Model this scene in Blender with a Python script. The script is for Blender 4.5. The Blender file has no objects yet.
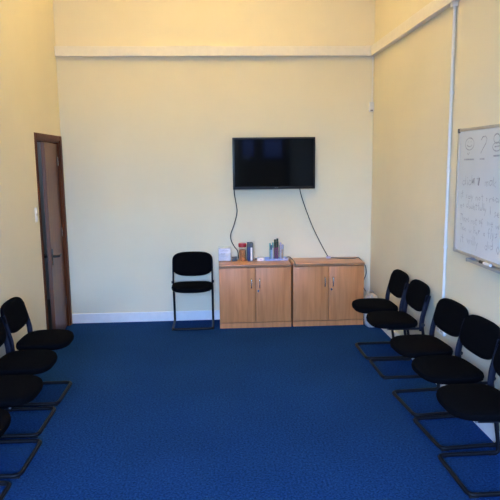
import bpy, bmesh, math, random
from mathutils import Vector, Matrix, noise
random.seed(7)
scene = bpy.context.scene
COL = scene.collection
PI = math.pi
W, YB, CEIL = 3.376, -7.6, 4.25          # room: X 0..W, Y YB..0, Z 0..CEIL

# ------------------------------------------------------------------ materials
def new_mat(name):
    m = bpy.data.materials.new(name); m.use_nodes = True
    nt = m.node_tree
    return m, nt, nt.nodes['Principled BSDF'], nt.nodes, nt.links

def plain(name, col, rough=.5, metal=0., spec=.5, var=.06, scale=18., bump=0., bscale=200., coat=0.):
    m, nt, b, N, L = new_mat(name)
    tc = N.new('ShaderNodeTexCoord')
    nz = N.new('ShaderNodeTexNoise'); nz.inputs['Scale'].default_value = scale; nz.inputs['Detail'].default_value = 4
    L.new(tc.outputs['Object'], nz.inputs['Vector'])
    r = N.new('ShaderNodeValToRGB')
    r.color_ramp.elements[0].position = .3; r.color_ramp.elements[1].position = .7
    r.color_ramp.elements[0].color = (*[c * (1 - var) for c in col], 1)
    r.color_ramp.elements[1].color = (*[min(1, c * (1 + var)) for c in col], 1)
    L.new(nz.outputs['Fac'], r.inputs['Fac']); L.new(r.outputs['Color'], b.inputs['Base Color'])
    b.inputs['Roughness'].default_value = rough; b.inputs['Metallic'].default_value = metal
    b.inputs['Specular IOR Level'].default_value = spec
    b.inputs['Coat Weight'].default_value = coat
    if bump:
        n2 = N.new('ShaderNodeTexNoise'); n2.inputs['Scale'].default_value = bscale; n2.inputs['Detail'].default_value = 3
        L.new(tc.outputs['Object'], n2.inputs['Vector'])
        bp = N.new('ShaderNodeBump'); bp.inputs['Strength'].default_value = bump; bp.inputs['Distance'].default_value = .002
        L.new(n2.outputs['Fac'], bp.inputs['Height']); L.new(bp.outputs['Normal'], b.inputs['Normal'])
    return m

def wall_mat(name, col):
    m, nt, b, N, L = new_mat(name)
    tc = N.new('ShaderNodeTexCoord')
    n1 = N.new('ShaderNodeTexNoise'); n1.inputs['Scale'].default_value = 1.1; n1.inputs['Detail'].default_value = 5
    L.new(tc.outputs['Object'], n1.inputs['Vector'])
    r = N.new('ShaderNodeValToRGB')
    r.color_ramp.elements[0].position = .3; r.color_ramp.elements[1].position = .72
    r.color_ramp.elements[0].color = (*[c * .955 for c in col], 1); r.color_ramp.elements[1].color = (*[min(1, c * 1.03) for c in col], 1)
    L.new(n1.outputs['Fac'], r.inputs['Fac']); L.new(r.outputs['Color'], b.inputs['Base Color'])
    n2 = N.new('ShaderNodeTexNoise'); n2.inputs['Scale'].default_value = 60; n2.inputs['Detail'].default_value = 5
    n3 = N.new('ShaderNodeTexNoise'); n3.inputs['Scale'].default_value = 5; n3.inputs['Detail'].default_value = 2
    L.new(tc.outputs['Object'], n2.inputs['Vector']); L.new(tc.outputs['Object'], n3.inputs['Vector'])
    ad = N.new('ShaderNodeMath'); ad.operation = 'MULTIPLY_ADD'; ad.inputs[1].default_value = 4.
    L.new(n3.outputs['Fac'], ad.inputs[0]); L.new(n2.outputs['Fac'], ad.inputs[2])
    bp = N.new('ShaderNodeBump'); bp.inputs['Strength'].default_value = .12; bp.inputs['Distance'].default_value = .006
    L.new(ad.outputs[0], bp.inputs['Height']); L.new(bp.outputs['Normal'], b.inputs['Normal'])
    b.inputs['Roughness'].default_value = .75; b.inputs['Specular IOR Level'].default_value = .25
    return m

def carpet_mat():
    m, nt, b, N, L = new_mat('carpet_blue')
    tc = N.new('ShaderNodeTexCoord')
    n1 = N.new('ShaderNodeTexNoise'); n1.inputs['Scale'].default_value = 78; n1.inputs['Detail'].default_value = 4; n1.inputs['Roughness'].default_value = .7
    n0 = N.new('ShaderNodeTexNoise'); n0.inputs['Scale'].default_value = 1.6; n0.inputs['Detail'].default_value = 3
    L.new(tc.outputs['Object'], n1.inputs['Vector']); L.new(tc.outputs['Object'], n0.inputs['Vector'])
    r = N.new('ShaderNodeValToRGB')
    e = r.color_ramp.elements
    e[0].position = .33; e[0].color = (.0030, .0175, .079, 1)
    e[1].position = .69; e[1].color = (.0175, .084, .282, 1)
    L.new(n1.outputs['Fac'], r.inputs['Fac'])
    r0 = N.new('ShaderNodeValToRGB'); r0.color_ramp.elements[0].position = .3; r0.color_ramp.elements[1].position = .7
    r0.color_ramp.elements[0].color = (.9, .9, .9, 1); r0.color_ramp.elements[1].color = (1.06, 1.06, 1.06, 1)
    L.new(n0.outputs['Fac'], r0.inputs['Fac'])
    mx = N.new('ShaderNodeMix'); mx.data_type = 'RGBA'; mx.blend_type = 'MULTIPLY'; mx.inputs['Factor'].default_value = 1
    L.new(r.outputs['Color'], mx.inputs['A']); L.new(r0.outputs['Color'], mx.inputs['B'])
    L.new(mx.outputs['Result'], b.inputs['Base Color'])
    bp = N.new('ShaderNodeBump'); bp.inputs['Strength'].default_value = .6; bp.inputs['Distance'].default_value = .006
    L.new(n1.outputs['Fac'], bp.inputs['Height']); L.new(bp.outputs['Normal'], b.inputs['Normal'])
    b.inputs['Roughness'].default_value = 1; b.inputs['Specular IOR Level'].default_value = .04
    return m

def wood_mat(name, dark, light, rough, stretch, coat=0., spec=.4):
    m, nt, b, N, L = new_mat(name)
    tc = N.new('ShaderNodeTexCoord'); mp = N.new('ShaderNodeMapping'); mp.inputs['Scale'].default_value = stretch
    L.new(tc.outputs['Object'], mp.inputs['Vector'])
    n1 = N.new('ShaderNodeTexNoise'); n1.inputs['Scale'].default_value = 3; n1.inputs['Detail'].default_value = 6; n1.inputs['Distortion'].default_value = .6
    L.new(mp.outputs['Vector'], n1.inputs['Vector'])
    r = N.new('ShaderNodeValToRGB'); e = r.color_ramp.elements
    e[0].position = .3; e[0].color = (*dark, 1); e[1].position = .7; e[1].color = (*light, 1)
    L.new(n1.outputs['Fac'], r.inputs['Fac']); L.new(r.outputs['Color'], b.inputs['Base Color'])
    b.inputs['Roughness'].default_value = rough; b.inputs['Coat Weight'].default_value = coat; b.inputs['Coat Roughness'].default_value = .2
    b.inputs['Specular IOR Level'].default_value = spec
    return m

def glassy(name, col, alpha, rough=.05):
    m, nt, b, N, L = new_mat(name)
    tr = N.new('ShaderNodeBsdfTransparent'); tr.inputs['Color'].default_value = (*col, 1)
    mx = N.new('ShaderNodeMixShader'); mx.inputs['Fac'].default_value = alpha
    b.inputs['Base Color'].default_value = (*col, 1); b.inputs['Roughness'].default_value = rough
    L.new(tr.outputs[0], mx.inputs[1]); L.new(b.outputs[0], mx.inputs[2])
    L.new(mx.outputs[0], N['Material Output'].inputs['Surface'])
    return m

def glow(name, col, s):
    m, nt, b, N, L = new_mat(name)
    b.inputs['Base Color'].default_value = (*col, 1)
    b.inputs['Emission Color'].default_value = (*col, 1); b.inputs['Emission Strength'].default_value = s
    return m

M = dict(
    wall=wall_mat('wall_cream_paint', (.79, .725, .55)),
    ceil=wall_mat('ceiling_paint', (.82, .78, .69)),
    hall=wall_mat('hall_grey_paint', (.36, .40, .45)),
    carpet=carpet_mat(),
    skirt=plain('white_gloss_paint', (.82, .83, .84), .35, var=.03),
    trunk=plain('trunking_plastic', (.82, .78, .69), .4, var=.03),
    plastic=plain('white_plastic', (.76, .76, .74), .4, var=.03),
    beech=wood_mat('beech_laminate', (.51, .19, .062), (.67, .27, .098), .42, (9, 9, .7)),
    beech_top=wood_mat('beech_laminate_top', (.58, .25, .11), (.70, .33, .16), .3, (.7, 9, 9)),
    beech_edge=wood_mat('beech_edging', (.27, .13, .06), (.36, .19, .09), .45, (.7, 9, 9)),
    dark_gap=plain('cupboard_shadow_gap', (.05, .03, .02), .8),
    door=wood_mat('door_varnished_wood', (.115, .040, .019), (.175, .070, .038), .36, (7, 7, .5), 0, .2),
    frame=wood_mat('frame_red_brown_wood', (.085, .022, .007), (.145, .044, .015), .45, (7, 7, .5), 0, .14),
    stile=wood_mat('door_edge_wood', (.10, .035, .015), (.15, .055, .025), .5, (7, 7, .5)),
    fabric=plain('black_chair_fabric', (.0027, .0029, .0042), .95, spec=.04, var=.25, scale=90, bump=.5, bscale=600),
    steel=plain('black_coated_steel', (.007, .008, .012), .42, spec=.2, var=.1),
    shell=plain('dark_upright_plastic', (.007, .009, .021), .55, spec=.14, var=.1),
    rubber=plain('black_rubber', (.01, .01, .01), .7),
    grey_cap=plain('grey_plug_plastic', (.22, .22, .23), .4),
    black=plain('black_plastic', (.008, .008, .009), .35, spec=.4, var=.1),
    screen=plain('tv_glass', (.002, .002, .003), .06, spec=.13, var=.0),
    tvlogo=plain('grey_print', (.16, .16, .17), .4),
    chrome=plain('brushed_chrome', (.62, .60, .57), .25, metal=1, var=.04),
    alu=plain('board_aluminium', (.46, .43, .38), .4, metal=.3, var=.04),
    alu_dark=plain('corner_grey_plastic', (.10, .10, .10), .5),
    board=plain('whiteboard_enamel', (.66, .70, .74), .22, var=.03, scale=4),
    ink=plain('faint_grey_marker', (.35, .38, .43), .6, var=.25, scale=30),
    ink_dark=plain('dark_marker', (.17, .17, .20), .6, var=.25, scale=30),
    paper=plain('lilac_white_paper', (.66, .68, .84), .6, var=.04),
    paper_w=plain('white_paper', (.80, .80, .82), .6, var=.03),
    print=plain('grey_print_lines', (.34, .35, .48), .6),
    red=plain('red_lid', (.42, .02, .03), .35),
    amber=plain('amber_sweets', (.50, .16, .012), .35, var=.7, scale=45),
    navy=plain('navy_cover', (.03, .045, .14), .5),
    dkgrey=plain('dark_grey_plastic', (.07, .075, .085), .5),
    blue_tray=plain('pale_blue_plastic', (.32, .42, .68), .35),
    green=plain('dark_green_plastic', (.012, .05, .03), .35),
    magenta=plain('plum_plastic', (.20, .012, .11), .35),
    teal=plain('teal_plastic', (.12, .36, .33), .35),
    peach=plain('peach_plastic', (.62, .40, .26), .45),
    lilac=plain('lilac_plastic', (.55, .50, .68), .45),
    jar=glassy('clear_glass', (.97, .95, .90), .07),
    acrylic=glassy('clear_acrylic', (.96, .98, .98), .05),
    pane=glassy('window_glass', (.97, .98, .98), .06, .02),
    tinted=glassy('dark_tinted_glass', (.27, .31, .46), .2, .2),
    bag=plain('white_polythene', (.50, .50, .50), .42, var=.05, bump=.2, bscale=60),
    lamp=glow('warm_lamp', (1, .70, .33), 1.0),
)

# ------------------------------------------------------------------ mesh helpers
def box(bm, x0, x1, y0, y1, z0, z1, bev=0):
    r = bmesh.ops.create_cube(bm, size=1)
    vs = r['verts']
    for v in vs:
        v.co = Vector(((x0 + x1) / 2 + v.co.x * (x1 - x0), (y0 + y1) / 2 + v.co.y * (y1 - y0), (z0 + z1) / 2 + v.co.z * (z1 - z0)))
    if bev:
        es = {e for v in vs for e in v.link_edges}
        bmesh.ops.bevel(bm, geom=list(es), offset=bev, segments=2, affect='EDGES', profile=.6)
    return bm

def smooth_path(ctrl, n=8):
    """Catmull-Rom through the control points."""
    P = [Vector(p) for p in ctrl]; P = [2 * P[0] - P[1]] + P + [2 * P[-1] - P[-2]]
    out = []
    for i in range(1, len(P) - 2):
        a, b, c, d = P[i - 1:i + 3]
        for k in range(n):
            t = k / n
            out.append(.5 * (2 * b + (c - a) * t + (2 * a - 5 * b + 4 * c - d) * t * t + (3 * b - a - 3 * c + d) * t ** 3))
    return out + [P[-2]]

def fillet(pts, r, n=6):
    """Polyline with its inner corners rounded."""
    P = [Vector(p) for p in pts]; out = [P[0]]
    for a, b, c in zip(P, P[1:], P[2:]):
        u, v = (a - b), (c - b)
        rr = min(r, u.length * .49, v.length * .49)
        s, e = b + u.normalized() * rr, b + v.normalized() * rr
        for k in range(n + 1):
            t = k / n
            out.append((1 - t) ** 2 * s + 2 * t * (1 - t) * b + t * t * e)
    return out + [P[-1]]

def tube(bm, pts, rx, ry=None, n=10, up=(0, 0, 1)):
    """Swept elliptic tube; rx along the side axis, ry along the other."""
    ry = ry or rx
    P = [Vector(p) for p in pts]; rings = []
    nrm = None
    for i, p in enumerate(P):
        t = (P[min(i + 1, len(P) - 1)] - P[max(i - 1, 0)]).normalized()
        if nrm is None:
            nrm = Vector(up)
            if abs(nrm.dot(t)) > .9: nrm = Vector((1, 0, 0))
        nrm = (nrm - t * nrm.dot(t)).normalized()
        s = t.cross(nrm)
        rings.append([bm.verts.new(p + s * rx * math.cos(2 * PI * k / n) + nrm * ry * math.sin(2 * PI * k / n)) for k in range(n)])
    for a, b in zip(rings, rings[1:]):
        for k in range(n): bm.faces.new((a[k], a[(k + 1) % n], b[(k + 1) % n], b[k]))
    bm.faces.new(rings[0][::-1]); bm.faces.new(rings[-1])
    return bm

def lathe(bm, prof, cx=0, cy=0, n=20):
    rings = [[bm.verts.new((cx + r * math.cos(2 * PI * k / n), cy + r * math.sin(2 * PI * k / n), z)) for k in range(n)] for r, z in prof]
    for a, b in zip(rings, rings[1:]):
        for k in range(n): bm.faces.new((a[k], a[(k + 1) % n], b[(k + 1) % n], b[k]))
    bm.faces.new(rings[0][::-1]); bm.faces.new(rings[-1])
    return bm

def pad(bm, outline, thick, warp, nr=12, na=56, p=4.):
    """Upholstered pad: outline(angle)->(u,v), rounded rim, warp(u,v,w)->point."""
    def ring(t, s):
        w = s * thick / 2 * (1 - t ** p) ** (1 / p) if t < 1 else 0
        return [bm.verts.new(warp(outline(2 * PI * k / na)[0] * t, outline(2 * PI * k / na)[1] * t, w)) for k in range(na)]
    ts = [1 - (1 - i / nr) ** 1.6 for i in range(1, nr + 1)]
    rim = ring(1, 1)
    for s in (1, -1):
        c = bm.verts.new(warp(0, 0, s * thick / 2)); prev = None
        for t in ts:
            cur = rim if t >= .9999 else ring(t, s)
            for k in range(na):
                k2 = (k + 1) % na
                if prev is None: f = (c, cur[k], cur[k2])
                else: f = (prev[k], cur[k], cur[k2], prev[k2])
                bm.faces.new(f if s > 0 else f[::-1])
            prev = cur
    return bm

def sup(a, hx, hy, n):
    c, s = math.cos(a), math.sin(a)
    return hx * math.copysign(abs(c) ** (2 / n), c), hy * math.copysign(abs(s) ** (2 / n), s)

def obj(name, bm, mat, parent=None, smooth=True, loc=None):
    bmesh.ops.recalc_face_normals(bm, faces=bm.faces)
    me = bpy.data.meshes.new(name); bm.to_mesh(me); bm.free()
    me.materials.append(M[mat] if isinstance(mat, str) else mat)
    if smooth:
        for f in me.polygons: f.use_smooth = True
        me.set_sharp_from_angle(angle=math.radians(38))
    o = bpy.data.objects.new(name, me); COL.objects.link(o)
    if parent: o.parent = parent
    if loc: o.location = loc
    return o

def B(): return bmesh.new()
def BX(*a, bev=0): return box(bmesh.new(), *a, bev=bev)
def tag(o, label, cat, group=None):
    o['label'] = label; o['category'] = cat
    if group: o['group'] = group
    return o
def thing(name, label, cat, loc=(0, 0, 0), rotz=0, group=None):
    o = bpy.data.objects.new(name, None); COL.objects.link(o); o.empty_display_size = .1
    o.location = loc; o.rotation_euler = (0, 0, rotz)
    return tag(o, label, cat, group)
def struct(name, bm, mat, parent=None, smooth=False):
    o = obj(name, bm, mat, parent, smooth); 
    if not parent: o['kind'] = 'structure'
    return o
def root_struct(name):
    o = bpy.data.objects.new(name, None); COL.objects.link(o); o['kind'] = 'structure'; return o
def dup(root, loc, rotz, label, group=None):
    r = root.copy(); COL.objects.link(r); r.location = loc; r.rotation_euler = (0, 0, rotz); r['label'] = label
    if group: r['group'] = group
    elif 'group' in r: del r['group']
    for ch in list(root.children):
        c = ch.copy(); COL.objects.link(c); c.parent = r
        for g in ch.children:
            d = g.copy(); COL.objects.link(d); d.parent = c
    return r

# ------------------------------------------------------------------ room shell
T = .13
struct('floor', BX(-T, W + T, YB - T, T, -.1, 0), 'carpet')
struct('ceiling', BX(-T, W + T, YB - T, T, CEIL, CEIL + .1), 'ceil')
struct('wall_back', BX(-T, W + T, 0, T, 0, CEIL), 'wall')
struct('wall_right', BX(W, W + T, YB, 0, 0, CEIL), 'wall')
DY0, DY1, DZ = -.888, -.078, 2.012         # clear opening of the door in the left wall
bm = B(); box(bm, -T, 0, YB, DY0, 0, CEIL); box(bm, -T, 0, DY1, 0, 0, CEIL); box(bm, -T, 0, DY0, DY1, DZ, CEIL)
struct('wall_left', bm, 'wall')
# windows in the wall behind the viewpoint: two tall clear ones, two small ones with a dark tint added to dim their television reflection
WIN = [(.12, 1.06, .75, 2.90, 'pane'), (1.14, 2.08, .75, 2.90, 'pane'), (2.24, 2.60, 1.80, 2.62, 'tinted'), (2.74, 3.26, 1.80, 2.62, 'tinted')]
bm = B(); x0 = 0
for a, b, z0, z1, _ in WIN:
    box(bm, x0, a, YB - T, YB, 0, CEIL); box(bm, a, b, YB - T, YB, 0, z0); box(bm, a, b, YB - T, YB, z1, CEIL); x0 = b
box(bm, x0, W, YB - T, YB, 0, CEIL)
struct('wall_front', bm, 'wall')
for i, (a, b, WZ0, WZ1, glass) in enumerate(WIN):
    r = root_struct('window_%d' % (i + 1))
    bm = B()
    for bx in ((a, a + .05, WZ0, WZ1), (b - .05, b, WZ0, WZ1), (a + .05, b - .05, WZ0, WZ0 + .05), (a + .05, b - .05, WZ1 - .05, WZ1), (a + .05, b - .05, WZ0 * .45 + WZ1 * .55, WZ0 * .45 + WZ1 * .55 + .05)):
        box(bm, bx[0], bx[1], YB - .09, YB - .03, bx[2], bx[3])
    obj('window_frame', bm, 'skirt', r, False)
    obj('pane', BX(a + .05, b - .05, YB - .064, YB - .058, WZ0 + .05, WZ1 - .05), glass, r, False)
    obj('window_sill', BX(a - .04, b + .04, YB, YB + .06, WZ0 - .03, WZ0, bev=.005), 'skirt', r, False)

def skirting(name, bm): return struct(name, bm, 'skirt')
skirting('baseboard_back', BX(.0, W, -.016, 0, 0, .108, bev=.003))
bm = B(); box(bm, 0, .016, YB, -.935, 0, .108, bev=.003)
skirting('baseboard_left', bm)
skirting('baseboard_right', BX(W - .016, W, YB, -.016, 0, .108, bev=.003))

# cable trunking that runs round the walls
TZ0, TZ1, TD = 2.872, 2.974, .05
t1 = struct('trim_1', BX(0, W - TD, -TD, 0, TZ0, TZ1, bev=.004), 'trunk')
for xx in (.128, .415, 1.9): obj('joint_line', BX(xx, xx + .006, -TD - .0015, -.002, TZ0 - .001, TZ1 + .001), 'trunk', t1, False)
t2 = struct('trim_2', BX(W - TD, W, YB, 0, TZ0, TZ1, bev=.004), 'trunk')
obj('corner_cover', BX(W - TD - .055, W - TD + .002, -TD - .003, -TD + .002, TZ0 - .003, TZ1 + .003, bev=.001), 'trunk', t1, False)
for yy in (-1.95, -5.0): obj('joint_line', BX(W - TD - .0015, W - .002, yy, yy + .006, TZ0 - .001, TZ1 + .001), 'trunk', t2, False)

# hallway beyond the half-open door
struct('floor_hall', BX(-1.5, -T, -3.0, 1.2, -.1, 0), 'dkgrey')
bm = B(); box(bm, -1.6, -1.5, -3.0, 1.2, 0, 2.6); box(bm, -1.5, -T, 1.2, 1.3, 0, 2.6); box(bm, -1.5, -T, -3.1, -3.0, 0, 2.6); box(bm, -T - .012, -T, T, 1.2, 0, 2.6)
struct('wall_hall', bm, 'hall')
struct('ceiling_hall', BX(-1.6, -T, -3.1, 1.3, 2.6, 2.7), 'ceil')

# ------------------------------------------------------------------ the door
d = root_struct('door_1')
bm = B()
box(bm, 0, .006, DY0 - .055, DY0 + .003, 0, 2.055, bev=.002)            # near architrave
box(bm, 0, .012, DY1 - .005, -.018, 0, 2.055, bev=.003)                 # far architrave
box(bm, 0, .010, DY0 + .003, DY1 - .005, DZ - .004, 2.055, bev=.003)    # head
box(bm, -T, 0, DY0, DY0 + .012, 0, DZ - .0); box(bm, -T, 0, DY1 - .024, DY1, 0, DZ); box(bm, -T, 0, DY0 + .012, DY1 - .024, DZ - .026, DZ)
obj('door_frame', bm, 'frame', d, False)
HX, HY, ANG = -.022, DY1 - .028, math.radians(6.1)
LL, LT, LH = .735, .034, DZ - .04
bm = BX(-LT, 0, -LL, 0, .012, LH, bev=.002)
lf = obj('door_leaf', bm, 'door', d, False)
lf.location = (HX, HY, 0); lf.rotation_euler = (0, 0, ANG)
obj('lock_stile', BX(-LT + .001, -.001, -LL - .004, -LL + .001, .014, LH - .002), 'stile', lf, False)
for s in (1, -1):
    f = 0 if s > 0 else -LT
    lo, hi = sorted((f, f + s * .008))
    obj('handle_plate', BX(lo, hi, -LL + .035, -LL + .08, .80, .96, bev=.002), 'black', lf)
    bm = B(); y = -LL + .058
    tube(bm, fillet([(f, y, .885), (f + s * .062, y, .885), (f + s * .062, y + .115, .885)], .02), .0125, n=10)
    obj('lever_handle', bm, 'black', lf)
bm = B()
for z in (.25, 1.0, 1.75): tube(bm, [(.003, -.003, z), (.003, -.003, z + .09)], .006, n=8)
obj('hinge', bm, 'chrome', lf)

# ------------------------------------------------------------------ chairs
HW = .2140      # half width between tube centres
BL = .372       # length of the sled base
def make_chair(label, group):
    t = thing('stacking_chair', label, 'chair', group=group)
    R_ = .0125
    bm = B()
    tube(bm, fillet([(.0, -HW, .06), (.0, -HW, R_), (BL, -HW, R_), (BL, HW, R_), (0, HW, R_), (.0, HW, .06)], .045, 7), R_, n=12)
    obj('sled_base', bm, 'steel', t)
    for s in (-1, 1):
        bm = B(); tube(bm, [(.0, s * HW, .058), (.022, s * HW, .20), (.058, s * HW, .40), (.063, s * HW, .425)], R_, n=12)
        obj('rear_leg', bm, 'steel', t)
        bm = B(); tube(bm, smooth_path([(.066, s * HW, .40), (.070, s * HW, .44), (.063, s * HW, .51), (.038, s * HW, .61), (.018, s * (HW - .003), .69)], 5), .021, .0095, n=14, up=(0, 1, 0))
        obj('back_upright', bm, 'shell', t)
        bm = B(); tube(bm, fillet([(.055, s * HW, .418), (.10, s * (HW - .005), .418), (.335, s * (HW - .030), .414)], .03), .010, n=10)
        rail = obj('seat_rail', bm, 'steel', t)
        bm = B(); tube(bm, [(.333, s * (HW - .030), .414), (.343, s * (HW - .031), .414)], .0105, n=10)
        obj('end_plug', bm, 'grey_cap', rail)
        bm = B(); tube(bm, [(.062, s * (HW + .001), .452), (.062, s * (HW + .020), .452)], .015, n=12)
        obj('bracket_knob', bm, 'rubber', t)
    bm = B(); tube(bm, [(.12, -HW + .01, .414), (.12, HW - .01, .414)], .009, n=8); tube(bm, [(.30, -HW + .03, .413), (.30, HW - .03, .413)], .009, n=8)
    obj('cross_brace', bm, 'steel', t)
    # seat: rounded front, narrower rear, waterfall front edge
    def so(a):
        u, v = sup(a, .194, .220, 3.6 if math.cos(a) < 0 else 3.1)
        v *= 1 - .03 * max(0, (-u) / .212) ** 2 - .05 * max(0, u / .212) ** 2
        return u, v
    def sw(u, v, w):
        x = u + .254
        z = .438 + w + .06 * v * v - .5 * max(0, u - .07) ** 2 - .2 * max(0, -u - .1) ** 2
        return (x, v, z)
    obj('seat', pad(B(), so, .064, sw), 'fabric', t)
    def bo(a):
        u, v = sup(a, .223, .106, 3.8)
        if v < 0: u *= 1 - .03 * (v / .106) ** 2
        return u, v
    def bw(u, v, w):
        z = .647 + v + (-.012 * (1 - (u / .221) ** 2) if v < 0 else .006 * (1 - (u / .221) ** 2)) * min(1, abs(v) / .106)
        return (.030 + w - .29 * v + .12 * u * u, u, z)
    obj('backrest', pad(B(), bo, .044, bw), 'fabric', t)
    for x in (.012, BL - .05):
        for s in (-1, 1): obj('glide', BX(x, x + .05, s * HW - .009, s * HW + .009, 0, .006), 'rubber', t, False)
    return t

RG, LG = 'black chairs along the right wall', 'black chairs along the left wall'
sx = W - .032
chair = make_chair('black fabric chair in the right-hand row, nearest the beech cupboards', RG)
chair.location = (sx - .012, -1.277, 0); chair.rotation_euler = (0, 0, PI)
for y, dx, a, lab in [
    (-1.752, .002, 0, 'black fabric chair on the right, second from the cupboards, touching the chair behind'),
    (-2.447, .0, 4, 'black fabric chair on the right with the white wall socket behind its backrest'),
    (-2.922, .002, 4, 'black fabric chair on the right, second from the camera, below the whiteboard corner'),
    (-3.448, -.028, .5, 'black fabric chair nearest the camera on the right, its back cut by the picture edge')]:
    dup(chair, (sx + dx, y, 0), PI + math.radians(a), lab, RG)
lx = .068
for y, dx, lab in [
    (-2.05, -.004, 'black fabric chair in the left-hand row, nearest the door, backrest fully visible'),
    (-2.555, .0, 'black fabric chair on the left, second from the door, back cut by picture edge'),
    (-3.060, .045, 'black fabric chair on the left, third from the door, only seat and base showing'),
    (-3.56, .02, 'black fabric chair in the bottom left corner, farthest from the door')]:
    dup(chair, (lx + dx, y, 0), 0, lab, LG)
solo = dup(chair, (1.366, -.034, 0), -PI / 2, 'single black fabric chair facing the viewer against the back wall, left of the cupboards')
solo.scale.z = 1.02
for ch in solo.children:
    if ch.name.startswith('backrest'): ch.scale.z = 1.13; ch.location.z = .648 - .647 * 1.13

# ------------------------------------------------------------------ cupboards
CW, CH, CD = .769, .688, .38
def cupboard(x0, label):
    t = thing('cupboard', label, 'cupboard', (x0, 0, 0), group='beech cupboards on the back wall')
    y0, y1 = -CD, -.018
    bm = B()
    box(bm, 0, .018, y0 + .021, y1, 0, CH - .026); box(bm, CW - .018, CW, y0 + .021, y1, 0, CH - .026)
    box(bm, .018, CW - .018, y1 - .01, y1, .02, CH - .026); box(bm, .018, CW - .018, y0 + .025, y1 - .01, .05, .068)
    obj('carcass', bm, 'beech', t, False)
    obj('plinth', BX(.001, CW - .001, y0 + .002, y0 + .021, 0, .056), 'beech', t, False)
    top = obj('top_panel', BX(-.001, CW + .001, y0 - .004, y1 + .006, CH - .0255, CH, bev=.0025), 'beech_top', t)
    obj('edging', BX(-.0012, CW + .0012, y0 - .0055, y0 - .0038, CH - .024, CH - .003), 'beech_edge', top, False)
    mid = CW / 2
    for s in (-1, 1):
        a, b = (.003, mid - .0022) if s < 0 else (mid + .0022, CW - .003)
        dr = obj('door', BX(a, b, y0, y0 + .018, .066, CH - .033, bev=.001), 'beech', t)
        hx = mid + s * .044
        bm = B(); tube(bm, fillet([(hx, y0 - .0, .436), (hx, y0 - .026, .440), (hx, y0 - .030, .487), (hx, y0 - .026, .534), (hx, y0, .538)], .02), .0058, n=10)
        obj('handle', bm, 'chrome', dr)
        if s > 0:
            bm = B()
            tube(bm, [(mid + .030, y0 + .001, .405), (mid + .030, y0 - .007, .405)], .0105, n=16)
            box(bm, mid + .0285, mid + .0315, y0 - .012, y0 - .006, .388, .412)
            obj('lock', bm, 'chrome', dr)
    return t
cupboard(1.656, 'beech two-door cupboard on the left, with jar and pens on top')
cupboard(2.443, 'beech two-door cupboard on the right, empty-topped but for a thin black cable')

# ------------------------------------------------------------------ television and its cables
t = thing('television', 'black flat wall-mounted television above the beech cupboards', 'television', (2.276, 0, 1.745))
hw, hh = .449, .278
obj('wall_bracket', BX(-.2, .2, -.028, 0, -.13, .13, bev=.003), 'black', t)
obj('rear_housing', BX(-.40, .40, -.058, -.028, -.24, .24, bev=.008), 'black', t)
bz = obj('bezel', BX(-hw, hw, -.082, -.055, -hh, hh, bev=.004), 'black', t)
obj('screen', BX(-hw + .018, hw - .018, -.0835, -.0815, -hh + .030, hh - .018), 'screen', t, False)
bm = B()
for i, w_ in enumerate((.008, .006, .008, .006)): box(bm, .006 + i * .010, .006 + i * .010 + w_, -.0832, -.0818, -hh + .009, -hh + .018)
obj('maker_mark', bm, 'tvlogo', bz, False)

def cable(pts, r, label, mat='black', cat='cable', name='cable'):
    return tag(obj(name, tube(B(), smooth_path(pts, 7), r, n=8), mat), label, cat)
cable([(1.838, -.05, 1.475), (1.845, -.025, 1.40), (1.862, -.014, 1.30), (1.868, -.012, 1.21), (1.835, -.012, 1.08), (1.795, -.012, .97), (1.800, -.014, .90), (1.835, -.02, .83), (1.868, -.03, .785), (1.875, -.035, .70)], .0052,
      'black cable curling down from the left end of the television to the jar')
cable([(2.566, -.05, 1.475), (2.568, -.025, 1.44), (2.615, -.012, 1.29), (2.70, -.012, 1.065), (2.79, -.012, .875), (2.865, -.014, .735), (2.880, -.04, CH + .016)], .0048,
      'black cable slanting from the right of the television to the empty cupboard top')
pl = thing('cable_plug', 'small pale plug where the slanting television cable meets the cupboard top', 'plug', (2.880, -.075, CH))
obj('plug_body', BX(-.024, .024, -.02, .02, 0, .022, bev=.006), 'lilac', pl)
obj('plug_collar', BX(-.010, .010, .018, .034, .004, .018, bev=.003), 'dkgrey', pl)
cable([(2.905, -.075, CH + .008), (2.96, -.09, CH + .006), (3.06, -.15, CH + .006), (3.16, -.14, CH + .006), (3.206, -.10, CH + .008), (3.235, -.07, CH - .01), (3.290, -.045, .62), (3.318, -.035, .56), (3.322, -.03, .49), (3.296, -.03, .42), (3.285, -.03, .36), (3.32, -.032, .29)], .0048,
      'thin dark cable trailing over the right end of the cupboard towards the floor', 'dkgrey')
cable([(2.395, -.075, CH + .005), (2.42, -.06, CH + .02), (2.445, -.09, CH + .024), (2.464, -.18, CH + .010), (2.468, -.30, CH + .006), (2.462, -.377, CH + .007), (2.4625, -.3925, CH - .003), (2.462, -.393, CH - .012)], .005,
      'short black cable looping from the pen tray over the cupboard front edge')

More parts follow.
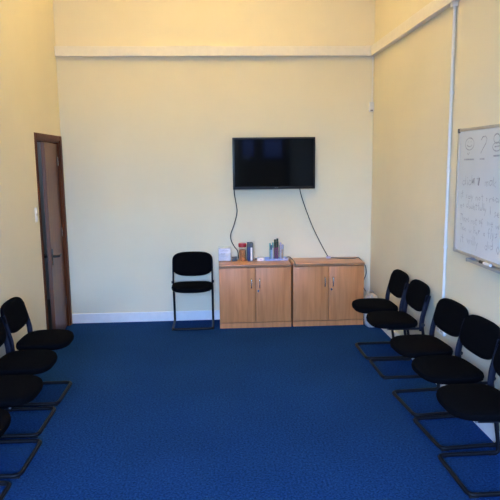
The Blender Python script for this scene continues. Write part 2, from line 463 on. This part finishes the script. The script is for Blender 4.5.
# ------------------------------------------------------------------ things on the left cupboard
Z = CH
t = thing('leaflet_holder', 'small lilac-white printed leaflet holder at the left end of the cupboards', 'leaflet holder', (1.722, -.10, Z))
bm = B(); box(bm, -.072, .072, -.05, .05, 0, .006); box(bm, -.072, -.068, -.05, .05, .006, .15); box(bm, .068, .072, -.05, .05, .006, .15); box(bm, -.068, .068, .046, .05, .006, .155); box(bm, -.068, .068, -.05, -.047, .006, .09)
obj('clear_case', bm, 'acrylic', t, False)
lf_ = obj('leaflets', BX(-.066, .066, -.044, .040, .007, .142, bev=.002), 'paper', t)
bm = B(); rr = random.Random(3)
for z, a, b in ((.122, -.03, .045), (.114, -.045, .03), (.088, -.04, -.005), (.080, -.035, .0), (.060, -.045, .03)):
    x = a
    while x < b:
        l = rr.uniform(.006, .014); box(bm, x, x + l, -.0452, -.0438, z, z + .004); x += l + .004
obj('printed_lines', bm, 'print', lf_, False)

t = thing('small_box', 'low dark grey box between the leaflet holder and the sweet jar', 'box', (1.828, -.10, Z))
obj('box_body', BX(-.028, .028, -.03, .03, 0, .034, bev=.003), 'dkgrey', t); obj('box_lid', BX(-.029, .029, -.031, .031, .034, .042, bev=.003), 'dkgrey', t)

t = thing('sweet_jar', 'clear jar of amber sweets with a bright red lid', 'jar', (1.918, -.115, Z))
obj('sweets', lathe(B(), [(.032, .004), (.0375, .012), (.0375, .118), (.028, .126)]), 'amber', t)
obj('glass_body', lathe(B(), [(.036, 0), (.0415, .006), (.0425, .07), (.0415, .138), (.035, .150), (.035, .156)]), 'jar', t)
obj('lid', lathe(B(), [(.0425, .155), (.0435, .158), (.0435, .19), (.040, .195)]), 'red', t)

t = thing('slim_book', 'slim navy book standing upright just right of the sweet jar', 'book', (1.986, -.09, Z), group='slim upright books')
obj('cover', BX(-.015, .015, -.06, .06, 0, .195, bev=.002), 'navy', t)
obj('spine_cap', BX(-.0155, .0155, -.0612, -.05, .155, .196), 'dkgrey', t, False)
t = thing('slim_book', 'white-spined slim book with a dark top, standing right of the navy one', 'book', (2.019, -.09, Z), group='slim upright books')
obj('cover', BX(-.0155, .0155, -.06, .06, 0, .197, bev=.002), 'dkgrey', t)
obj('spine_label', BX(-.0145, .007, -.0615, -.0598, .006, .150), 'paper_w', t, False)

t = thing('adapter', 'little white box lying on the cupboard top left of the pen tray', 'box', (2.118, -.13, Z))
obj('box_body', BX(-.040, .040, -.028, .028, 0, .034, bev=.004), 'paper_w', t)
obj('box_mark', BX(-.012, .014, -.0288, -.0278, .012, .022), 'lilac', t, False)
obj('box_cord_stub', tube(B(), [(-.04, 0, .018), (-.062, .006, .018)], .008, n=8), 'dkgrey', t)

t = thing('desk_tray', 'long pale blue tray on the cupboard holding three clear pen pots', 'tray', (2.29, -.095, Z))
bm = B(); box(bm, -.125, .125, -.058, .058, 0, .005)
for a in ((-.125, .125, -.058, -.055), (-.125, .125, .055, .058), (-.125, -.122, -.055, .055), (.122, .125, -.055, .055)): box(bm, a[0], a[1], a[2], a[3], .005, .022)
obj('tray_body', bm, 'blue_tray', t, False)
pots = []
for px, lab in ((-.048, 'left'), (.004, 'middle'), (.058, 'right')):
    bm = B(); z0, z1 = .005, .165 if px != .004 else .12
    box(bm, px - .024, px + .024, -.024, .024, z0, z0 + .004)
    for a in ((px - .024, px + .024, -.024, -.022), (px - .024, px + .024, .022, .024), (px - .024, px - .022, -.022, .022), (px + .022, px + .024, -.022, .022)): box(bm, a[0], a[1], a[2], a[3], z0 + .004, z1)
    obj('pen_pot', bm, 'acrylic', t, False)
def marker(x, y, h, lean, body, cap, label, r=.0085):
    t = thing('marker_pen', label, 'pen', (2.29 + x, -.095 + y, Z + .010), group='marker pens in the clear pots')
    dx, dy = lean
    f = lambda k: (dx * k, dy * k, h * k)
    obj('barrel', tube(B(), [f(0), f(.68)], r, n=12), body, t)
    obj('cap', tube(B(), [f(.68), f(.70), f(.97), f(1)], r * 1.12, n=12), cap, t)
for a in [(-.058, .008, .175, (-.006, .004), 'teal', 'teal', 'teal marker pen in the left-hand clear pot'),
          (-.040, -.008, .185, (.006, 0), 'paper_w', 'teal', 'white marker pen with a teal cap in the left-hand pot'),
          (-.052, -.012, .155, (-.002, 0), 'blue_tray', 'navy', 'pale blue marker pen with a navy cap in the left pot'),
          (-.007, .011, .215, (-.003, .002), 'green', 'green', 'left one of the dark green marker pens in the middle pot'),
          (.015, .011, .225, (.002, .002), 'green', 'green', 'taller dark green marker pen at the back of the middle pot'),
          (-.007, -.011, .19, (-.002, 0), 'magenta', 'green', 'plum marker pen with a green cap, left front of the middle pot'),
          (.015, -.011, .195, (.002, 0), 'magenta', 'green', 'plum marker pen with a green cap, right front of the middle pot'),
          (.052, .004, .18, (.0, .004), 'lilac', 'lilac', 'lilac marker pen in the right-hand clear pot'),
          (.066, -.008, .16, (.006, 0), 'peach', 'lilac', 'peach marker pen with a lilac cap in the right-hand pot')]:
    marker(*a, r=.0095 if a[4] in ('green', 'magenta') else .0085)

# ------------------------------------------------------------------ bag in the corner
bm = B(); bmesh.ops.create_icosphere(bm, subdivisions=5, radius=1)
for v in bm.verts:
    c = v.co.copy(); z = (c.z + 1) / 2
    k = 1.0 - .12 * z + .10 * math.sin(z * 9)
    n = noise.noise(c * 2.3) * .22 + (.12 - abs(noise.noise(c * 5.1 + Vector((3, 1, 7)))) * .34)
    p = Vector((c.x * .095 * k, c.y * .130 * k, 0)) * (1 + n)
    p.z = max(0, .165 + c.z * .185 * (1 + n * .35))
    p.x = max(-.064 if p.y > -.03 else -.098, min(.070, p.x))
    v.co = p
bagt = thing('carrier_bag', 'crumpled white plastic bag on the floor between cupboard and right wall', 'bag', (3.286, -.425, 0))
obj('bag_body', bm, 'bag', bagt)
bm = B(); tube(bm, smooth_path([(-.035, .04, .30), (-.03, .05, .355), (.0, .055, .378), (.03, .05, .36), (.045, .035, .30)], 6), .016, .004, n=10)
obj('bag_handle', bm, 'bag', bagt)

# ------------------------------------------------------------------ fittings on the walls
t = thing('light_switch', 'white double light switch on the left wall beside the door', 'light switch', (0, -1.04, 1.312))
obj('switch_plate', BX(0, .006, -.028, .028, -.068, .068, bev=.002), 'plastic', t)
for z in (-.033, .033): obj('rocker', BX(.005, .013, -.014, .014, z - .022, z + .022, bev=.003), 'plastic', t)

t = thing('wall_socket', 'white double power socket low on the right wall below the conduit', 'socket', (W, -2.15, .472))
obj('socket_plate', BX(-.022, 0, -.073, .073, -.043, .043, bev=.004), 'plastic', t)
for y in (-.036, .036):
    obj('switch', BX(-.026, -.021, y - .008, y + .008, .014, .032, bev=.002), 'grey_cap', t)
    bm = B()
    for a, b in ((0, .004), (-.011, -.014), (.011, -.014)): box(bm, -.0228, -.0215, y + a - .003, y + a + .003, b - .006, b + .002)
    obj('pin_holes', bm, 'rubber', t, False)

t = thing('conduit', 'white vertical cable conduit down the right wall beside the whiteboard', 'conduit', (W - .016, -2.185, 0))
obj('pipe', tube(B(), [(0, 0, .515), (0, 0, 1.2), (0, 0, 2.0), (0, 0, TZ0)], .0115, n=14), 'plastic', t)
for z in (2.25, 1.686, 1.117): obj('saddle_clip', tube(B(), [(0, 0, z - .012), (0, 0, z + .012)], .0155, n=14), 'plastic', t)
obj('terminal_box', BX(-.026, .016, -.024, .024, TZ0 - .03, TZ0, bev=.003), 'trunk', t)

t = thing('alarm_sensor', 'small pale motion sensor high in the right-hand corner of the back wall', 'sensor', (W - .028, 0, 2.335))
bm = B(); box(bm, -.024, .024, -.040, .001, -.045, .055, bev=.006)
obj('sensor_body', bm, 'plastic', t)
obj('sensor_lens', BX(-.014, .014, -.043, -.038, -.042, -.026, bev=.002), 'grey_cap', t)
obj('cable_strip', BX(.004, .018, -.010, 0, .05, TZ0 - 2.335), 'trunk', t, False)

# ------------------------------------------------------------------ whiteboard
BY0, BY1, BZ0, BZ1 = -2.345, -3.60, 1.112, 1.980
t = thing('whiteboard', 'wall-mounted whiteboard with faint grey handwriting and an aluminium frame', 'whiteboard', (W, 0, 0))
obj('writing_surface', BX(-.016, 0, BY1 + .01, BY0 - .01, BZ0 + .01, BZ1 - .01), 'board', t, False)
bm = B()
for a in ((BY1, BY0, BZ1 - .02, BZ1), (BY1, BY0, BZ0, BZ0 + .02), (BY0 - .02, BY0, BZ0 + .02, BZ1 - .02), (BY1, BY1 + .02, BZ0 + .02, BZ1 - .02)):
    box(bm, -.022, 0, a[0], a[1], a[2], a[3], bev=.002)
obj('frame', bm, 'alu', t)
for y in (BY0, BY1):
    for z in (BZ0, BZ1):
        y0, y1 = (y - .030, y + .002) if y == BY0 else (y - .002, y + .030)
        z0, z1 = (z - .002, z + .030) if z == BZ0 else (z - .030, z + .002)
        obj('corner_cap', BX(-.024, 0, y0, y1, z0, z1, bev=.004), 'alu_dark' if z == BZ1 else 'alu', t)
tr = obj('pen_tray', box(box(BX(-.075, -.0, -3.36, -2.70, BZ0 - .012, BZ0 - .006, bev=.002), -.078, -.072, -3.36, -2.70, BZ0 - .012, BZ0 + .006), -.006, 0, -3.36, -2.70, BZ0 - .006, BZ0 + .004), 'alu', t)
obj('tray_end', BX(-.078, 0, -2.706, -2.694, BZ0 - .016, BZ0 + .008, bev=.002), 'grey_cap', tr)
# handwriting: short strokes that follow the faint lines on the board
G = {
 'a': [[(.5, .5), (.15, .55), (0, .25), (.2, 0), (.5, .2), (.5, .5), (.55, 0)]], 'd': [[(.5, .45), (.15, .5), (0, .2), (.25, 0), (.5, .2)], [(.55, 1.1), (.5, 0)]],
 'i': [[(.1, .5), (.15, 0)], [(.12, .75), (.14, .8)]], 'n': [[(0, .5), (.05, 0)], [(.03, .35), (.3, .52), (.45, 0)]], 't': [[(.2, 1), (.22, 0), (.4, .05)], [(0, .6), (.42, .62)]],
 'm': [[(0, .5), (.03, 0)], [(.02, .4), (.25, .5), (.3, 0)], [(.28, .4), (.52, .5), (.58, 0)]], 'k': [[(0, 1.05), (.02, 0)], [(.4, .5), (.03, .25), (.42, 0)]], 'w': [[(0, .5), (.15, 0), (.3, .45), (.45, 0), (.6, .5)]],
 's': [[(.4, .5), (.1, .45), (.3, .22), (.05, 0)]], 'y': [[(0, .5), (.2, .1)], [(.45, .5), (.1, -.45)]], 'o': [[(.25, .5), (0, .25), (.25, 0), (.48, .25), (.25, .5)]], 'r': [[(0, .5), (.05, 0)], [(.03, .3), (.2, .5), (.35, .45)]],
 'e': [[(.02, .25), (.42, .3), (.25, .5), (0, .22), (.25, 0), (.45, .08)]], 'l': [[(.1, 1.1), (.12, 0)]], 'h': [[(0, 1.05), (.02, 0)], [(.02, .35), (.28, .5), (.4, 0)]], 'f': [[(.4, 1), (.2, .9), (.2, -.1)], [(0, .5), (.38, .52)]], 'u': [[(0, .5), (.08, 0), (.35, .1), (.42, .5), (.44, 0)]],
 'I': [[(.1, .95), (.12, 0)]], 'T': [[(.25, .95), (.25, 0)], [(0, .93), (.55, .95)]], 'W': [[(0, .95), (.18, 0), (.36, .7), (.54, 0), (.72, .95)]], 'O': [[(.35, .95), (0, .5), (.35, 0), (.7, .5), (.35, .95)]], 'v': [[(0, .5), (.2, 0), (.4, .5)]], 'g': [[(.45, .5), (.1, .45), (.1, .1), (.45, .15)], [(.47, .5), (.4, -.4), (.1, -.35)]], '?': [[(0, .75), (.2, 1), (.45, .8), (.25, .3)]], ',': [[(.1, .05), (.05, -.15)]],
}
def ribbon(bm, pts, w):
    tube(bm, [(-.0166, -y, z) for y, z in pts], w, .0005, n=6, up=(1, 0, 0))
wr = random.Random(11)
def write(rows, mat):
    for y0, z0, h, words_, y1 in rows:
        glyph = [(c, (max(p[0] for st in G[c] for p in st) + .16) if c != ' ' else .5) for c in words_]
        k = (y0 - y1) / (sum(g[1] for g in glyph) * h)          # the words fill their length on the board
        y = -y0; bm = B()
        for c, adv in glyph + [(' ', 0)]:
            if c == ' ':
                if bm.verts: obj('handwriting', bm, mat, t, False); bm = B()
            else:
                j = wr.uniform(-.007, .007)
                for st in G[c]: ribbon(bm, [(y + p[0] * h * k + wr.uniform(-.004, .004), z0 + j + p[1] * h * .95 + wr.uniform(-.004, .004)) for p in st], .0031)
            y += adv * h * k
write([(-2.79, 1.600, .062, 'mak', -2.95),
       (-2.425, 1.505, .045, 'it', -2.475), (-2.51, 1.506, .046, 'say not', -2.785), (-2.815, 1.505, .036, 's', -2.84), (-2.865, 1.508, .05, 'really', -3.07),
       (-2.43, 1.438, .05, 'no doubtfully'.replace('b', 'h'), -2.83), (-2.875, 1.424, .055, 'I', -2.89), (-2.93, 1.42, .055, 'see', -3.05),
       (-2.435, 1.345, .05, 'There not of', -2.79), (-2.845, 1.345, .052, 'we will', -3.07),
       (-2.44, 1.278, .046, 'Ton', -2.545), (-2.585, 1.28, .04, 'w', -2.63), (-2.66, 1.280, .044, 'her', -2.755), (-2.80, 1.281, .036, 'a', -2.825), (-2.86, 1.277, .060, 'flys', -3.0)], 'ink')
write([(-2.445, 1.195, .058, 'it willy', -2.74), (-2.83, 1.200, .054, 'did', -2.945), (-2.985, 1.195, .05, 'Os', -3.07)], 'ink')
write([(-2.445, 1.597, .066, 'didnt', -2.72)], 'ink')
def drawing(strokes, w, mat, name):
    bm = B()
    for st in strokes: ribbon(bm, st, w)
    return obj(name, bm, mat, t, False)
def ell(cy, cz, ry, rz, a0=0, a1=2 * PI, n=22): return [(cy + ry * math.cos(a0 + (a1 - a0) * i / n), cz + rz * math.sin(a0 + (a1 - a0) * i / n)) for i in range(n + 1)]
drawing([ell(2.535, 1.872, .068, .040), ell(2.535, 1.872, .04, .018, PI * 1.1, PI * 1.9), [(2.512, 1.882), (2.512, 1.89)], [(2.556, 1.882), (2.556, 1.89)],
         [(2.505, 1.812), (2.52, 1.800), (2.54, 1.815)]], .0040, 'ink', 'smiley_drawing')
drawing([[(2.705, 1.893), (2.73, 1.912), (2.768, 1.915), (2.788, 1.898), (2.775, 1.87), (2.735, 1.835), (2.708, 1.808)]], .0042, 'ink', 'question_mark_drawing')
drawing([ell(2.92, 1.895, .04, .028), ell(2.925, 1.845, .055, .026), [(2.895, 1.845), (2.985, 1.850)]], .0042, 'ink', 'numeral_drawing')
for st in ([(2.455, 1.768), (2.615, 1.769)], [(2.695, 1.771), (2.765, 1.772)], [(2.885, 1.789), (2.99, 1.792)]): drawing([st], .0056, 'ink', 'underline')
drawing([[(2.60, 1.612), (2.612, 1.64), (2.62, 1.612), (2.63, 1.645)], [(2.695, 1.600), (2.705, 1.65)], [(2.699, 1.60), (2.709, 1.65)]], .0058, 'ink_dark', 'dark_smudge')

t = thing('marker_pen', 'black marker pen lying on the whiteboard pen tray', 'pen', (W - .045, -2.91, BZ0 + .0045))
obj('barrel', tube(B(), [(0, -.07, .0), (0, .02, .0)], .0095, n=12), 'paper_w', t)
obj('cap', tube(B(), [(0, .02, 0), (0, .075, 0)], .0105, n=12), 'black', t)

# ------------------------------------------------------------------ uplighters hung from the ceiling
px_, py, pz = 1.55, -1.5, 3.30
t = thing('pendant_uplighter', 'warm bowl uplighter hanging from the ceiling in front of the back wall', 'ceiling lamp', (px_, py, pz))
obj('bowl', lathe(B(), [(.03, 0), (.12, .02), (.20, .08), (.215, .12), (.205, .12), (.19, .085), (.11, .03), (.03, .012)], n=28), 'skirt', t)
obj('rod', tube(B(), [(0, 0, .012), (0, 0, CEIL - pz)], .008, n=8), 'chrome', t)
obj('bulb', lathe(B(), [(.012, .03), (.05, .05), (.055, .08), (.03, .105)], n=16), 'lamp', t)
l = bpy.data.lights.new('uplighter_lamp', 'SPOT'); l.energy = 315; l.color = (1, .70, .235); l.spot_size = math.radians(165); l.spot_blend = .8; l.shadow_soft_size = .10
o = bpy.data.objects.new('uplighter_lamp', l); COL.objects.link(o); o.location = (px_, py, pz + .145); o.rotation_euler = (PI, 0, 0)

# added fill light, no fitting, brightens the hallway seen through the door gap
l = bpy.data.lights.new('hall_fill_light', 'POINT'); l.energy = 5; l.color = (.86, .93, 1); l.shadow_soft_size = .12
o = bpy.data.objects.new('hall_fill_light', l); COL.objects.link(o); o.location = (-.8, .2, 2.3)

# ------------------------------------------------------------------ daylight: sky through the windows
w = bpy.data.worlds.new('sky'); scene.world = w; w.use_nodes = True
nt = w.node_tree; N, L = nt.nodes, nt.links
bg = N['Background']
sky = N.new('ShaderNodeTexSky'); sky.sky_type = 'NISHITA'; sky.sun_disc = False; sky.sun_elevation = math.radians(38); sky.sun_rotation = math.radians(20); sky.dust_density = 3.0; sky.air_density = 1.0
mixc = N.new('ShaderNodeMix'); mixc.data_type = 'RGBA'; mixc.blend_type = 'MIX'; mixc.inputs['Factor'].default_value = .5
mixc.inputs['B'].default_value = (.85, .93, 1.0, 1)     # thin cloud
L.new(sky.outputs['Color'], mixc.inputs['A']); tint = N.new('ShaderNodeMix'); tint.data_type = 'RGBA'; tint.blend_type = 'MULTIPLY'; tint.inputs['Factor'].default_value = 1
tint.inputs['B'].default_value = (.52, .68, 1.05, 1)    # blue late-afternoon sky
L.new(mixc.outputs['Result'], tint.inputs['A']); L.new(tint.outputs['Result'], bg.inputs['Color'])
bg.inputs['Strength'].default_value = 19.2
for a, b, WZ0, WZ1, _ in WIN[:2]:
    l = bpy.data.lights.new('window_portal', 'AREA'); l.shape = 'RECTANGLE'; l.size = b - a; l.size_y = WZ1 - WZ0; l.cycles.is_portal = True
    o = bpy.data.objects.new('window_portal', l); COL.objects.link(o); o.location = ((a + b) / 2, YB - .14, (WZ0 + WZ1) / 2); o.rotation_euler = (PI / 2, 0, 0)

# ------------------------------------------------------------------ camera
cd = bpy.data.cameras.new('camera'); cam = bpy.data.objects.new('camera', cd); COL.objects.link(cam)
cd.sensor_width = 36; cd.sensor_fit = 'HORIZONTAL'; cd.lens = 584.57 / 500 * 36; cd.clip_start = .05
r, u, f = Vector((.99819, -.05892, -.01171)), Vector((.02049, .15063, .98838)), Vector((.05647, .98683, -.15156))
cam.matrix_world = Matrix(((r.x, u.x, -f.x, 1.6386), (r.y, u.y, -f.y, -6.4566), (r.z, u.z, -f.z, 1.78), (0, 0, 0, 1)))
scene.camera = cam

scene.view_settings.view_transform = 'Standard'; scene.view_settings.look = 'None'
scene.view_settings.gamma = 1; scene.view_settings.use_curve_mapping = False; scene.view_settings.exposure = 0.0
scene.cycles.use_denoising = True; scene.cycles.max_bounces = 10; scene.cycles.diffuse_bounces = 6; scene.cycles.sample_clamp_indirect = 0
